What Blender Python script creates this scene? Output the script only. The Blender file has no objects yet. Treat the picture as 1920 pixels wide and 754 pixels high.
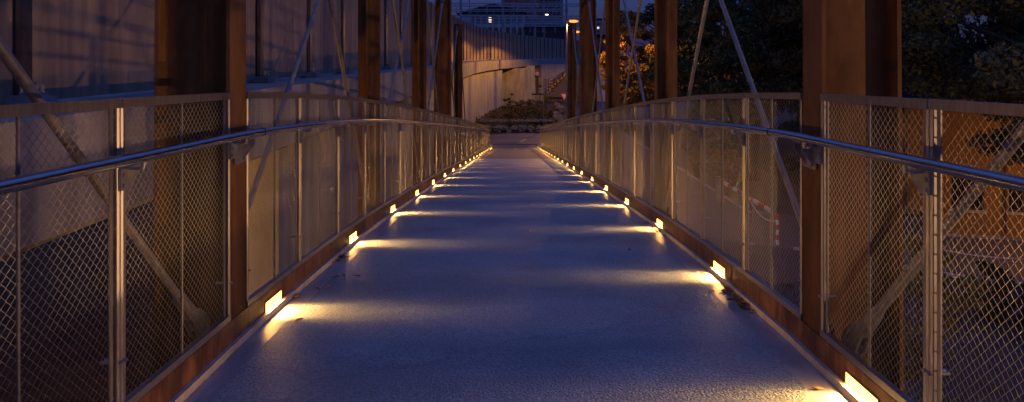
import bpy, math, random
import numpy as np
from mathutils import Vector, Matrix
random.seed(7); rng = np.random.default_rng(11)
S = bpy.context.scene
COL = S.collection
E = 6.0                 # eye height above the street
R = math.radians

# ------------------------------------------------------------------ helpers
def tag(o, label=None, cat=None, group=None, kind=None):
    if label: o['label'] = label
    if cat: o['category'] = cat
    if group: o['group'] = group
    if kind: o['kind'] = kind
    return o
def empty(name, loc=(0,0,0), rz=0, parent=None):
    o = bpy.data.objects.new(name, None); COL.objects.link(o)
    o.location = loc; o.rotation_euler = (0,0,rz); o.parent = parent
    o.empty_display_size = .2
    return o
class MB:
    def __init__(s): s.v = []; s.f = []
    def add(s, vs, fs):
        n = len(s.v); s.v.extend([tuple(p) for p in vs]); s.f.extend([tuple(i+n for i in f) for f in fs]); return s
    def box(s, x0,x1,y0,y1,z0,z1):
        return s.add([(x0,y0,z0),(x1,y0,z0),(x1,y1,z0),(x0,y1,z0),(x0,y0,z1),(x1,y0,z1),(x1,y1,z1),(x0,y1,z1)],
            [(0,3,2,1),(4,5,6,7),(0,1,5,4),(1,2,6,5),(2,3,7,6),(3,0,4,7)])
    def sbox(s, x0,x1,ya,yb,za0,za1,zb0,zb1):       # box sheared along y (different z at both ends)
        return s.add([(x0,ya,za0),(x1,ya,za0),(x1,yb,zb0),(x0,yb,zb0),(x0,ya,za1),(x1,ya,za1),(x1,yb,zb1),(x0,yb,zb1)],
            [(0,3,2,1),(4,5,6,7),(0,1,5,4),(1,2,6,5),(2,3,7,6),(3,0,4,7)])
    def prism(s, pts, vec):                          # polygon pts extruded by vec
        n = len(pts); a = [Vector(p) for p in pts]; b = [p+Vector(vec) for p in a]
        return s.add(a+b, [tuple(range(n))[::-1], tuple(range(n,2*n))]+[(i,(i+1)%n,n+(i+1)%n,n+i) for i in range(n)])
    def tube(s, p, q, r0, r1=None, n=12, caps=True):
        r1 = r0 if r1 is None else r1
        p = Vector(p); q = Vector(q); d = (q-p).normalized()
        u = d.cross(Vector((0,0,1)));
        if u.length < 1e-3: u = Vector((1,0,0))
        u.normalize(); w = d.cross(u)
        vs = []
        for c, r in ((p,r0),(q,r1)):
            for i in range(n):
                a = 2*math.pi*i/n; vs.append(c+u*math.cos(a)*r+w*math.sin(a)*r)
        fs = [(i,(i+1)%n,n+(i+1)%n,n+i) for i in range(n)]
        if caps: fs += [tuple(range(n))[::-1], tuple(range(n,2*n))]
        return s.add(vs, fs)
    def path(s, pts, r, n=16, rad=None):
        P = [Vector(p) for p in pts]; vs = []; m = len(P)
        for k in range(m):
            d = (P[min(k+1,m-1)]-P[max(k-1,0)]).normalized()
            u = d.cross(Vector((0,0,1)))
            if u.length < 1e-3: u = Vector((1,0,0))
            u.normalize(); w = d.cross(u); rr = rad[k] if rad else r
            for i in range(n):
                a = 2*math.pi*i/n; vs.append(P[k]+u*math.cos(a)*rr+w*math.sin(a)*rr)
        fs = [(k*n+i,k*n+(i+1)%n,(k+1)*n+(i+1)%n,(k+1)*n+i) for k in range(m-1) for i in range(n)]
        fs += [tuple(range(n))[::-1], tuple(range((m-1)*n,m*n))]
        return s.add(vs, fs)
    def ball(s, c, r, seg=10, rings=6, jit=0, sc=(1,1,1), rr=None):
        rr = rr or random
        vs = [(c[0],c[1],c[2]+r*sc[2])]
        for j in range(1,rings):
            t = math.pi*j/rings
            for i in range(seg):
                a = 2*math.pi*i/seg; k = r*(1+rr.uniform(-jit,jit))
                vs.append((c[0]+k*sc[0]*math.sin(t)*math.cos(a), c[1]+k*sc[1]*math.sin(t)*math.sin(a), c[2]+k*sc[2]*math.cos(t)))
        vs.append((c[0],c[1],c[2]-r*sc[2])); L = len(vs)-1
        fs = [(0,1+i,1+(i+1)%seg) for i in range(seg)]
        for j in range(rings-2):
            for i in range(seg):
                a = 1+j*seg; fs.append((a+i,a+seg+i,a+seg+(i+1)%seg,a+(i+1)%seg))
        a = 1+(rings-2)*seg
        fs += [(a+i,L,a+(i+1)%seg) for i in range(seg)]
        return s.add(vs, fs)
    def build(s, name, mat, parent=None, smooth=False, bevel=0, loc=None):
        me = bpy.data.meshes.new(name); me.from_pydata(s.v, [], s.f); me.update()
        if smooth:
            me.polygons.foreach_set('use_smooth', [True]*len(me.polygons))
            me.set_sharp_from_angle(angle=R(40))
        me.materials.append(mat)
        o = bpy.data.objects.new(name, me); COL.objects.link(o); o.parent = parent
        if loc: o.location = loc
        if bevel:
            b = o.modifiers.new('bevel','BEVEL'); b.width = bevel; b.segments = 2; b.limit_method = 'ANGLE'
        return o
def npmesh(name, V, F, mat, smooth=False):
    me = bpy.data.meshes.new(name); k = F.shape[1]
    me.vertices.add(len(V)); me.vertices.foreach_set('co', V.astype(np.float32).ravel())
    me.loops.add(F.size); me.loops.foreach_set('vertex_index', F.astype(np.int32).ravel())
    me.polygons.add(len(F)); me.polygons.foreach_set('loop_start', np.arange(0,F.size,k,dtype=np.int32))
    me.polygons.foreach_set('loop_total', np.full(len(F),k,dtype=np.int32))
    if smooth: me.polygons.foreach_set('use_smooth', np.ones(len(F),dtype=bool))
    me.update(calc_edges=True); me.materials.append(mat); return me
def link(name, me, parent=None, loc=None):
    o = bpy.data.objects.new(name, me); COL.objects.link(o); o.parent = parent
    if loc: o.location = loc
    return o

def mat(name, col, rough=.6, metal=0, var=.15, scale=4, bump=0, bscale=60, stretch=(1,1,1), col2=None, coords='Object', spec=None, dirt=None, speck=None, contrast=(.35,.65)):
    m = bpy.data.materials.new(name); m.use_nodes = True; nt = m.node_tree; N = nt.nodes; L = nt.links
    b = N['Principled BSDF']; b.inputs['Roughness'].default_value = rough; b.inputs['Metallic'].default_value = metal
    if spec is not None: b.inputs['Specular IOR Level'].default_value = spec
    if coords == 'World':
        tc = N.new('ShaderNodeNewGeometry'); out = tc.outputs['Position']
    else:
        tc = N.new('ShaderNodeTexCoord'); out = tc.outputs['Object']
    mp = N.new('ShaderNodeMapping'); mp.inputs['Scale'].default_value = stretch; L.new(out, mp.inputs['Vector'])
    n = N.new('ShaderNodeTexNoise'); n.inputs['Scale'].default_value = scale; n.inputs['Detail'].default_value = 8; n.inputs['Roughness'].default_value = .6
    L.new(mp.outputs[0], n.inputs['Vector'])
    cr = N.new('ShaderNodeValToRGB'); c2 = col2 or tuple(c*(1-var) for c in col)
    c1 = col if col2 else tuple(min(1,c*(1+var)) for c in col)
    cr.color_ramp.elements[0].position = contrast[0]; cr.color_ramp.elements[1].position = contrast[1]
    cr.color_ramp.elements[0].color = (*c2,1); cr.color_ramp.elements[1].color = (*c1,1)
    L.new(n.outputs['Fac'], cr.inputs[0]); co = cr.outputs[0]
    if dirt:
        n2 = N.new('ShaderNodeTexNoise'); n2.inputs['Scale'].default_value = dirt[0]; n2.inputs['Detail'].default_value = 6
        mp2 = N.new('ShaderNodeMapping'); mp2.inputs['Scale'].default_value = dirt[2]; L.new(out, mp2.inputs['Vector']); L.new(mp2.outputs[0], n2.inputs['Vector'])
        r2 = N.new('ShaderNodeValToRGB'); r2.color_ramp.elements[0].position = .42; r2.color_ramp.elements[1].position = .62
        r2.color_ramp.elements[0].color = (1,1,1,1); r2.color_ramp.elements[1].color = (*dirt[1],1)
        L.new(n2.outputs['Fac'], r2.inputs[0])
        mx = N.new('ShaderNodeMix'); mx.data_type = 'RGBA'; mx.blend_type = 'MULTIPLY'; mx.inputs[0].default_value = 1
        L.new(co, mx.inputs[6]); L.new(r2.outputs[0], mx.inputs[7]); co = mx.outputs[2]
    if speck:
        n3 = N.new('ShaderNodeTexNoise'); n3.inputs['Scale'].default_value = speck[0]; n3.inputs['Detail'].default_value = 3; L.new(out, n3.inputs['Vector'])
        r3 = N.new('ShaderNodeMapRange'); r3.inputs[1].default_value = .35; r3.inputs[2].default_value = .65; r3.inputs[3].default_value = speck[1]; r3.inputs[4].default_value = 1.12; L.new(n3.outputs['Fac'], r3.inputs[0])
        n4 = N.new('ShaderNodeTexVoronoi'); n4.feature = 'DISTANCE_TO_EDGE'; n4.inputs['Scale'].default_value = .55; 
        nw = N.new('ShaderNodeTexNoise'); nw.inputs['Scale'].default_value = 2.2; nw.inputs['Detail'].default_value = 6; L.new(out, nw.inputs['Vector'])
        mw = N.new('ShaderNodeMix'); mw.data_type = 'RGBA'; mw.inputs[0].default_value = .35; L.new(out, mw.inputs[6]); L.new(nw.outputs['Color'], mw.inputs[7]); L.new(mw.outputs[2], n4.inputs['Vector'])
        r4 = N.new('ShaderNodeMapRange'); r4.inputs[1].default_value = .0; r4.inputs[2].default_value = .006; r4.inputs[3].default_value = .8; r4.inputs[4].default_value = 1; L.new(n4.outputs['Distance'], r4.inputs[0])
        mm = N.new('ShaderNodeMath'); mm.operation = 'MULTIPLY'; L.new(r3.outputs[0], mm.inputs[0]); L.new(r4.outputs[0], mm.inputs[1])
        m3 = N.new('ShaderNodeVectorMath'); m3.operation = 'SCALE'; L.new(co, m3.inputs[0]); L.new(mm.outputs[0], m3.inputs['Scale']); co = m3.outputs[0]
    L.new(co, b.inputs['Base Color'])
    rm = N.new('ShaderNodeMapRange'); rm.inputs[3].default_value = max(0,rough-.08); rm.inputs[4].default_value = min(1,rough+.1)
    L.new(n.outputs['Fac'], rm.inputs[0]); L.new(rm.outputs[0], b.inputs['Roughness'])
    if bump:
        nb = N.new('ShaderNodeTexNoise'); nb.inputs['Scale'].default_value = bscale; nb.inputs['Detail'].default_value = 5
        L.new(mp.outputs[0], nb.inputs['Vector'])
        bp = N.new('ShaderNodeBump'); bp.inputs['Strength'].default_value = 1; bp.inputs['Distance'].default_value = bump
        L.new(nb.outputs['Fac'], bp.inputs['Height']); L.new(bp.outputs[0], b.inputs['Normal'])
    return m
def emit(name, col, st):
    m = bpy.data.materials.new(name); m.use_nodes = True; N = m.node_tree.nodes; N.remove(N['Principled BSDF'])
    e = N.new('ShaderNodeEmission'); e.inputs[0].default_value = (*col,1); e.inputs[1].default_value = st
    m.node_tree.links.new(e.outputs[0], N['Material Output'].inputs[0]); return m

M = dict(
    steel   = mat('satin_steel', (.38,.355,.325), .42, 1, .16, 14, 0, 200, (1,5,.6)),
    barst   = mat('dull_steel', (.20,.19,.18), .5, .9, .12, 30),
    wire    = mat('wire', (.33,.305,.275), .3, 1, .1, 40),
    rail    = mat('polished_rail', (.44,.42,.39), .15, 1, .10, 30, 0, 100, (1,.3,1)),
    rodm    = mat('rod_paint', (.22,.21,.20), .5, .4, .2, 18, .0005, 90),
    galv    = mat('galvanised', (.30,.30,.31), .45, .8, .2, 18, .0005, 90),
    rust    = mat('weathering_steel', (.16,.077,.025), .75, 0, .3, 5, .0012, 180, (1,1,.5), spec=.15, dirt=(3,(.70,.64,.58),(3,3,.25))),
    rustb   = mat('rusty_beam', (.16,.075,.032), .5, 0, .4, 7, .0012, 160, (1,1,1), spec=.3, dirt=(6,(.45,.42,.42),(3,3,.6))),
    deck    = mat('deck_concrete', (.30,.36,.385), .50, 0, .10, 1.3, .0075, 85, (1,1,1), coords='World', dirt=(.9,(.68,.69,.72),(1,1.5,1)), spec=.5, speck=(75,.62)),
    gutter  = mat('deck_gutter', (.36,.36,.365), .36, 0, .12, 6, .0014, 40, (1,1,1), coords='World', dirt=(5,(.72,.70,.68),(1,.6,1))),
    kerb    = mat('kerb_seal', (.42,.38,.33), .6, 0, .2, 12, .001, 60),
    asphalt = mat('asphalt', (.075,.072,.07), .75, 0, .2, 2, .004, 120, coords='World'),
    asph_w  = mat('ramp_asphalt', (.17,.145,.13), .6, 0, .2, 2, .003, 120, coords='World', spec=.2),
    conc    = mat('concrete', (.36,.34,.31), .8, 0, .12, 1.6, .003, 25, coords='World', dirt=(1.2,(.66,.64,.62),(2.2,2.2,.35))),
    conc_b  = mat('concrete_pale', (.42,.41,.39), .8, 0, .1, 1.2, .002, 25, coords='World', dirt=(1.0,(.72,.72,.72),(2.2,2.2,.3))),
    barrier = mat('barrier_panel', (.36,.265,.185), .8, 0, .22, 3.0, .004, 130, (1,3.0,.25), coords='World', dirt=(1.1,(.72,.74,.78),(1,2.4,.12))),
    barpost = mat('barrier_post', (.20,.19,.18), .33, .85, .15, 8),
    yellow  = mat('yellow_paint', (.75,.48,.03), .6), white = mat('white_paint', (.75,.75,.74), .6),
    red     = mat('red_paint', (.5,.035,.03), .5), maroon = mat('maroon_sign', (.05,.012,.018), .6), navy = mat('navy_sign', (.05,.09,.35), .5),
    black   = mat('black_rubber', (.015,.015,.016), .6), dark = mat('dark_housing', (.04,.04,.042), .5, .3),
    bark    = mat('bark', (.09,.065,.045), .9, 0, .3, 8, .01, 30, (1,1,.3)),
    wood    = mat('old_wood', (.16,.08,.045), .85, 0, .3, 8, .002, 60),
    leafA   = mat('leaf_green', (.105,.105,.03), .7, 0, .45, 1.1, coords='World', contrast=(.3,.7)),
    leafB   = mat('leaf_autumn', (.34,.20,.03), .55, 0, .5, 1.6, coords='World', contrast=(.3,.7)),
    leafC   = mat('leaf_dark', (.055,.058,.024), .7, 0, .4, .9, coords='World', spec=.2),
    dry     = mat('dry_leaf', (.30,.16,.06), .8, 0, .4, 20),
    grass   = mat('grass', (.045,.06,.02), .9, 0, .5, 3, .03, 15, coords='World'),
    dirt    = mat('bare_earth', (.10,.062,.035), .95, 0, .3, 1.5, .02, 12, coords='World', spec=.1),
    gravel  = mat('gravel', (.20,.16,.13), .9, 0, .3, 9, .03, 14, coords='World'),
    rock    = mat('boulder', (.20,.17,.145), .9, 0, .35, 2.5, .05, 5),
    pave    = mat('street', (.095,.08,.075), .8, 0, .15, 1.2, .003, 60, coords='World'),
    side    = mat('sidewalk', (.17,.14,.125), .8, 0, .12, 2, .003, 60, coords='World'),
    ochre   = mat('ochre_plaster', (.33,.17,.03), .85, 0, .1, 2, .002, 40, coords='World'),
    cream   = mat('pale_plaster', (.50,.50,.50), .85, 0, .1, 1, .001, 40),
    brick   = mat('brick_red', (.34,.11,.10), .85, 0, .15, 3),
    roof    = mat('roof_tile', (.03,.022,.022), .9, 0, .2, 5),
    glass   = mat('dark_glass', (.02,.025,.035), .12, 0, .1, 2),
    ltsteel = mat('gantry_steel', (.36,.38,.42), .7, 0, .15, 5),
    lit_or  = emit('lamp_sodium', (1,.24,.02), 2.8), lit_w = emit('window_light', (1,.85,.6), 1.1), lit_w2 = emit('far_lamp', (1,.9,.7), 4),
    lens    = emit('deck_lens', (1,.50,.085), 8),
)

# ------------------------------------------------------------------ bridge profile
PY = [-6, 2.57,3.7,4.72,5.76,6.8,7.84,8.87,9.9,12.0,16.03,40.0,60]
PD = [1.10,1.350,1.385,1.447,1.522,1.612,1.712,1.820,1.930,2.15,2.60,5.33,7.6]
def bz(y):                     # z of the lower edge of the railing panels
    return E-float(np.interp(y, PY, PD))
DK = .15                       # deck lies this far below it
def dz(y): 
    z = bz(y)-DK
    if y > 40: z = max(z, 0.02) if y < 47 else 0.02
    return max(z, .02)
XL, XR = 1.49, 1.51
sideX = {-1: XL, 1: XR}
postY = {-1: [3.67+4.09*k for k in range(-1,5)], 1: [3.46+4.11*k for k in range(-1,5)]}   # first one is behind the camera
name_side = {-1:'left', 1:'right'}
ordn = ['first','second','third','fourth','fifth','sixth','seventh','eighth','ninth','tenth','eleventh','twelfth','thirteenth','fourteenth','fifteenth','sixteenth','seventeenth','eighteenth','nineteenth','twentieth','twenty-first','twenty-second','twenty-third','twenty-fourth']

# deck surfaces: follow the profile
ys = sorted(set([-3+.5*i for i in range(0,12)]+[y for y in PY if -3<y<25]+[3+.5*i for i in range(0,45)]+[25.0]))
ys = [y for y in ys if y <= 25.0]
def strip(name, x0, x1, ylist, dzz, m, thick=0):
    b = MB()
    if thick:
        for a, c in zip(ylist, ylist[1:]):
            b.sbox(x0,x1,a,c,dz(a)+dzz-thick,dz(a)+dzz,dz(c)+dzz-thick,dz(c)+dzz)
        # drop inner faces by merging
    else:
        for y in ylist: b.v += [(x0,y,dz(y)+dzz),(x1,y,dz(y)+dzz)]
        for i in range(len(ylist)-1): b.f.append((2*i,2*i+1,2*i+3,2*i+2))
    o = b.build(name, m); return o
def slab(name, x0, x1, yl, top, thick, m, parent=None, zf=None):
    zf = zf or dz
    b = MB(); n = len(yl)
    for y in yl:
        z = zf(y)+top; b.v += [(x0,y,z),(x1,y,z),(x1,y,z-thick),(x0,y,z-thick)]
    for i in range(n-1):
        a = 4*i; c = a+4
        for j in range(4): b.f.append((a+j,a+(j+1)%4,c+(j+1)%4,c+j))
    b.f.append((3,2,1,0)); e = 4*(n-1); b.f.append((e,e+1,e+2,e+3))
    return b.build(name, m, parent)
o = slab('bridge_deck', -1.33, 1.33, ys, 0, .16, M['deck']); tag(o, kind='structure')
for s in (-1,1):
    a, c = sorted((s*1.332, s*(sideX[s]-.035)))
    o = slab('deck_gutter', a, c, ys, -.005, .15, M['gutter']); tag(o, kind='structure')
ys2 = [25.004+.5*i for i in range(0,44)]
o = slab('ramp_path', -1.48, 1.48, [y for y in ys2 if y < 46.4], -.002, .4, M['asph_w']); tag(o, kind='structure')
# kerb seal + edge beam per side
yb = [y for y in ys]+[y for y in ys2 if y < 40.1]
for s in (-1,1):
    x = sideX[s]
    t = empty('edge_beam', (s*x, 3.5, bz(3.5)-.15))
    tag(t, f'rusty brown steel edge beam along the {name_side[s]} side of the deck', 'steel beam', 'edge beams of the bridge')
    a, c = sorted((s*(x-.012), s*(x+.02)))
    o = slab('beam_plate', a, c, yb, -.003, .42, M['rustb'], None, zf=bz)
    o.parent = t; o.matrix_parent_inverse = Matrix.Translation(t.location).inverted()
    a, c = sorted((s*(x-.036), s*(x-.0125)))
    o = slab('sealing_strip', a, c, yb, -DK+.034, .06, M['kerb'], None, zf=bz)
    o.parent = t; o.matrix_parent_inverse = Matrix.Translation(t.location).inverted()
    a, c = sorted((s*(x+.0205), s*(x+.10)))
    o = slab('lower_flange', a, c, [y for y in yb if y<25], -.36, .03, M['rustb'], None, zf=bz)
    o.parent = t; o.matrix_parent_inverse = Matrix.Translation(t.location).inverted()

for s in (-1,1):
    t = [o for o in COL.objects if o.name.startswith('edge_beam') and o.location.x*s > 0][0]; x = sideX[s]
    b = MB(); rw = random.Random(5+s)
    for k in range(24):
        y = 1.2+1.9*k+rw.uniform(-.3,.3); w = rw.choice((.004,.005,.012)); a, c = sorted((s*(x-.0145), s*(x-.0121)))
        if y < 39: b.box(a-t.location.x, c-t.location.x, y-t.location.y, y+w-t.location.y, bz(y)-DK+.036-t.location.z, bz(y)-.004-t.location.z)
    b.build('weld_seam', M['rustb'], t)

# ------------------------------------------------------------------ railing panels
H = 1.19
def wire_mesh(Lp, dzp, near):
    """chain-link net in panel coordinates: y 0..Lp, z 0..H, sheared by dzp over Lp"""
    p = .0186; y0 = .032; y1 = Lp-.032; z0 = .030; z1 = H-.034
    nw = int((y1-y0)/p); nz = int((z1-z0)/p)
    py = (y1-y0)/nw; pz = (z1-z0)/nz; r = .00095 if near else .00070
    j = np.arange(nz+1)
    V = []; F = []; base = 0
    sides = 4 if near else 3
    ang = np.arange(sides)*2*np.pi/sides+np.pi/4
    for k in range(nw):
        odd = (j+k) % 2
        # slight wobble so that the wire bends round its neighbour at every crossing
        y = y0+(k+odd)*py+np.where(odd==1,.0004,-.0004); z = z0+j*pz
        x = np.where(odd==1,.0011,-.0011)
        zz = z+dzp*(y/Lp)
        P = np.stack([x,y,zz],1)
        if near:
            y = y+0
        ring = np.zeros((nz+1,sides,3))
        ring[:,:,0] = P[:,None,0]+np.cos(ang)[None]*r
        ring[:,:,1] = P[:,None,1]+np.sin(ang)[None]*r
        ring[:,:,2] = P[:,None,2]+np.sin(ang)[None]*r*0
        V.append(ring.reshape(-1,3))
        a = base+(np.arange(nz)[:,None]*sides+np.arange(sides)[None])
        b = base+(np.arange(nz)[:,None]*sides+(np.arange(sides)[None]+1)%sides)
        F.append(np.stack([a,b,b+sides,a+sides],-1).reshape(-1,4)); base += (nz+1)*sides
    return npmesh('wire_mesh', np.concatenate(V), np.concatenate(F), M['wire'], near)
def frame_mesh(Lp, dzp, s):
    b = MB(); g = .003; t0, t1 = sorted((s*-.012, s*.018)); sl = dzp/Lp
    def zs(y, z): return z+sl*y
    # top and bottom bars, uprights
    b.sbox(t0,t1,g,Lp-g, zs(g,H-.036),zs(g,H), zs(Lp-g,H-.036),zs(Lp-g,H))
    b.sbox(t0,t1,g,Lp-g, zs(g,0),zs(g,.032), zs(Lp-g,0),zs(Lp-g,.032))
    a0, a1 = t0+.0006, t1-.0006
    for ya, yb_ in ((g,.022),(Lp-.022,Lp-g)):
        xi = -s*.0114; xo = s*.0174; c_ = .006
        poly = [(xo,ya),(xo,yb_),(xi+s*c_,yb_),(xi,yb_-c_),(xi,ya+c_),(xi+s*c_,ya)]
        n_ = len(poly); vs = [(px_,py_,zs(py_,.0325)) for px_,py_ in poly]+[(px_,py_,zs(py_,H-.0365)) for px_,py_ in poly]
        b.add(vs, [(i,(i+1)%n_,n_+(i+1)%n_,n_+i) for i in range(n_)])
    # slotted strip that carries the net, set back
    u0, u1 = sorted((s*.004, s*.009))
    for ya, yb_ in ((.030,.052),(Lp-.052,Lp-.030)):
        b.sbox(u0,u1,ya,yb_, zs(ya,.0325),zs(ya,H-.0365), zs(yb_,.0325),zs(yb_,H-.0365))
    # ties between strip and frame, bolts
    for k in range(16):
        z = .07+k*.070
        for ya, yb_ in ((.0222,.0298),(Lp-.0298,Lp-.0222)):
            b.box(min(u0,u1)+.0005,max(u0,u1)-.0005, ya,yb_, zs(ya,z),zs(ya,z)+.006)
    for z in (.20, .93):
        for y in (.0125, Lp-.0125):
            b.tube((s*-.012,y,zs(y,z)),(s*-.022,y,zs(y,z)),.008,.006,8)
            b.tube((s*.018,y,zs(y,z)),(s*.060,y,zs(y,z)),.007,.007,8)
    me = bpy.data.meshes.new('panel'); me.from_pydata(b.v,[],b.f); me.update(); me.materials.append(M['steel']); return me
def midbar_mesh(Lp, dzp, s):
    b = MB(); y = Lp/2; z = dzp/2
    b.tube((s*.005,y,z+.0325),(s*.005,y,z+H-.0365),.006,.006,8,False)
    for k in range(31):                                # lashing wire round the bar
        zz = z+.05+k*.0372; b.tube((s*.005,y,zz),(s*.005,y,zz+.005),.0082,.0082,6)
    me = bpy.data.meshes.new('middle_bar'); me.from_pydata(b.v,[],b.f); me.update(); me.materials.append(M['barst']); return me
def bracket_mesh(s):
    b = MB(); x0 = s*-.022; x1 = s*-.0135
    pts = [(x0,-.012,-.035),(x0,.05,-.035),(x0,.118,.046),(x0,-.012,.046)]
    b.prism(pts, (x1-x0,0,0))
    b.prism([(s*-.0225,.02,.0385),(s*-.0225,.055,.0385),(s*-.075,.055,.0385),(s*-.075,.02,.0385)], (0,0,.007))
    b.tube((s*-.075,.038,.04),(s*-.080,.038,.068),.008,.008,8)
    for yy, zz in ((.003,-.018),(.003,.02)): b.tube((x0,yy,zz),(x0-s*.007,yy,zz),.009,.009,6)
    me = bpy.data.meshes.new('handrail_bracket'); me.from_pydata(b.v,[],b.f); me.update(); me.materials.append(M['galv']); return me
cache = {}
def get(kind, Lp, dzp, s, near):
    key = (kind, round(Lp,3), round(dzp,3), s if kind != 'net' else 0, near)
    if key not in cache:
        cache[key] = wire_mesh(Lp,dzp,near) if kind == 'net' else frame_mesh(Lp,dzp,s) if kind == 'frame' else midbar_mesh(Lp,dzp,s)
    return cache[key]
spans = {}
def joints(s):
    if s < 0:
        J = [(-1.55,-.525),(-.525,.51),(.51,1.54),(1.54,2.57),(2.57,3.56),(3.78,4.72)]
        y = 4.72; J += [(y+1.03*k, y+1.03*(k+1)) for k in range(10)]
        e = J[-1][1]; J += [(e,15.83),(16.05,17.05)]; y = 17.05
    else:
        J = [(-1.65,-.625),(-.625,.41),(.41,1.44),(1.44,2.478),(2.478,3.352),(3.572,4.477)]
        y = 4.477; J += [(y+1.015*k, y+1.015*(k+1)) for k in range(10)]
        e = J[-1][1]; J += [(e,15.68),(15.90,16.90)]; y = 16.90
    n = round((39.7-y)/1.03); w = (39.7-y)/n
    J += [(y+w*k, y+w*(k+1)) for k in range(n)]
    return J
RAILX = .085; RAILZ = .97
for s in (-1,1):
    x = sideX[s]
    rail = empty('bridge_railing', (s*x, 3.5, bz(3.5)))
    tag(rail, f'stainless steel railing with wire mesh panels along the {name_side[s]} side of the bridge', 'railing', 'railings of the footbridge')
    brk = bracket_mesh(s)
    for k, (ya, ybb) in enumerate(joints(s)):
        Lp = ybb-ya; dzp = bz(ybb)-bz(ya)
        if ya > 16.2: dzp = -0.11390*Lp
        near = ya < 9
        p = link('railing_panel', get('frame',Lp,dzp,s,True), rail, (0, ya-3.5, bz(ya)-bz(3.5)))
        link('wire_mesh', get('net',Lp,dzp,s,near), p, (s*.0065,0,0))
        link('middle_bar', get('bar',Lp,dzp,s,True), p)
        link('handrail_bracket', brk, p, (0,Lp-.012,dzp+RAILZ-.09))
    # handrail
    hy = [-2+.25*i for i in range(0,int((39.75+2)/.25)+1)]
    def sm(y): return sum(bz(y+d) for d in (-.35,-.17,0,.17,.35))/5
    for (y0, y1) in ((-2,3.80),(3.808,15.9),(15.908,39.6)):
        L_ = [y0]+[y for y in hy if y0+.1<y<y1-.1]+[y1]
        b = MB(); b.path([(-s*RAILX, y-3.5, sm(y)+RAILZ-bz(3.5)) for y in L_], .0212, 20)
        b.build('handrail', M['rail'], rail, smooth=True)
    b = MB()
    for yy in (3.804,15.904):
        b.tube((-s*RAILX,yy-3.5-.006,sm(yy)+RAILZ-bz(3.5)),(-s*RAILX,yy-3.5+.006,sm(yy)+RAILZ-bz(3.5)),.0175,.0175,16)
        b.tube((-s*RAILX,yy-3.5-.010,sm(yy)+RAILZ-bz(3.5)),(-s*RAILX,yy-3.5-.0035,sm(yy)+RAILZ-bz(3.5)),.0235,.0235,20)
    b.build('rail_joint', M['black'], rail, smooth=True)
    # big double bracket on the deep posts
    for yy in (postY[s][1], postY[s][4]):
        b = MB(); z = bz(yy)-bz(3.5)+RAILZ-.10
        for d in (-.055,.045):
            b.prism([(-s*.013,yy-3.5+d,z-.05),(-s*.013,yy-3.5+d,z+.045),(-s*.075,yy-3.5+d,z+.078),(-s*.075,yy-3.5+d,z+.03)], (0,.008,0))
        b.box(*sorted((-s*.0132,-s*.019)), yy-3.5-.075,yy-3.5+.075, z-.06,z+.04)
        b.box(*sorted((-s*.065,-s*.085)), yy-3.5-.05,yy-3.5+.045, z+.07,z+.078)
        for d in (-.062,.062):
            for zz in (-.04,.02): b.tube((-s*.019,yy-3.5+d*.6,z+zz),(-s*.028,yy-3.5+d*.6,z+zz),.009,.009,6)
        b.build('post_bracket', M['galv'], rail)

# ------------------------------------------------------------------ posts
def post(s, k):
    y = postY[s][k]; x = sideX[s]; base = bz(y)-.55
    top = bz(y)+(5.2 if k == 1 else 4.0); hgt = top-base
    deep = k in (1,4)
    t = empty('steel_post', (s*x, y, base))
    b = MB()
    if deep:
        hw = .108
        b.box(*sorted((-s*.004,s*.018)), -hw,hw,0,hgt); b.build('flange', M['rust'], t, bevel=.002)
        b = MB(); w0, w1 = .385,.335
        b.prism([(s*.0185,-.009,0),(s*w0,-.009,0),(s*w1,-.009,hgt),(s*.0185,-.009,hgt)], (0,.018,0)); b.build('web', M['rust'], t)
        b = MB()
        b.prism([(s*(w0+.0005),-hw,0),(s*(w0+.0225),-hw,0),(s*(w1+.0225),-hw,hgt),(s*(w1+.0005),-hw,hgt)], (0,2*hw,0)); b.build('flange', M['rust'], t, bevel=.002)
        tag(t, f'wide rusty brown post on the {name_side[s]}, '+('nearest the camera' if k==1 else 'fourth along, wider at its foot'), 'steel post', 'posts of the bridge')
    else:
        c = .165
        b.box(*sorted((s*(c-.125),s*(c+.125))), -.009,.009,0,hgt); b.build('flange', M['rust'], t, bevel=.002)
        b = MB(); b.box(*sorted((s*(c-.009),s*(c+.009))), -.125,-.0095,0,hgt-.002); b.box(*sorted((s*(c-.009),s*(c+.009))), .0095,.125,0,hgt-.002); b.build('web', M['rust'], t, bevel=.002)
        lab = {0:'narrow rusty brown steel post standing behind the viewpoint on the {}', 2:'narrow rusty brown cross-shaped post on the {}, second along', 3:'narrow rusty brown cross-shaped post on the {}, third along', 5:'short rusty brown post on the {}, the last one, its top in view'}[k]
        tag(t, lab.format(name_side[s]), 'steel post', 'posts of the bridge')
        b = MB()
        for zz in (.55+DK-.25,): b.box(*sorted((s*.03,s*(c-.13))), -.06,.06, zz-.1, zz+.08)
        b.build('bolted_foot', M['rust'], t)
    return top
tops = {s:[post(s,k) for k in range(6)] for s in (-1,1)}

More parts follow.
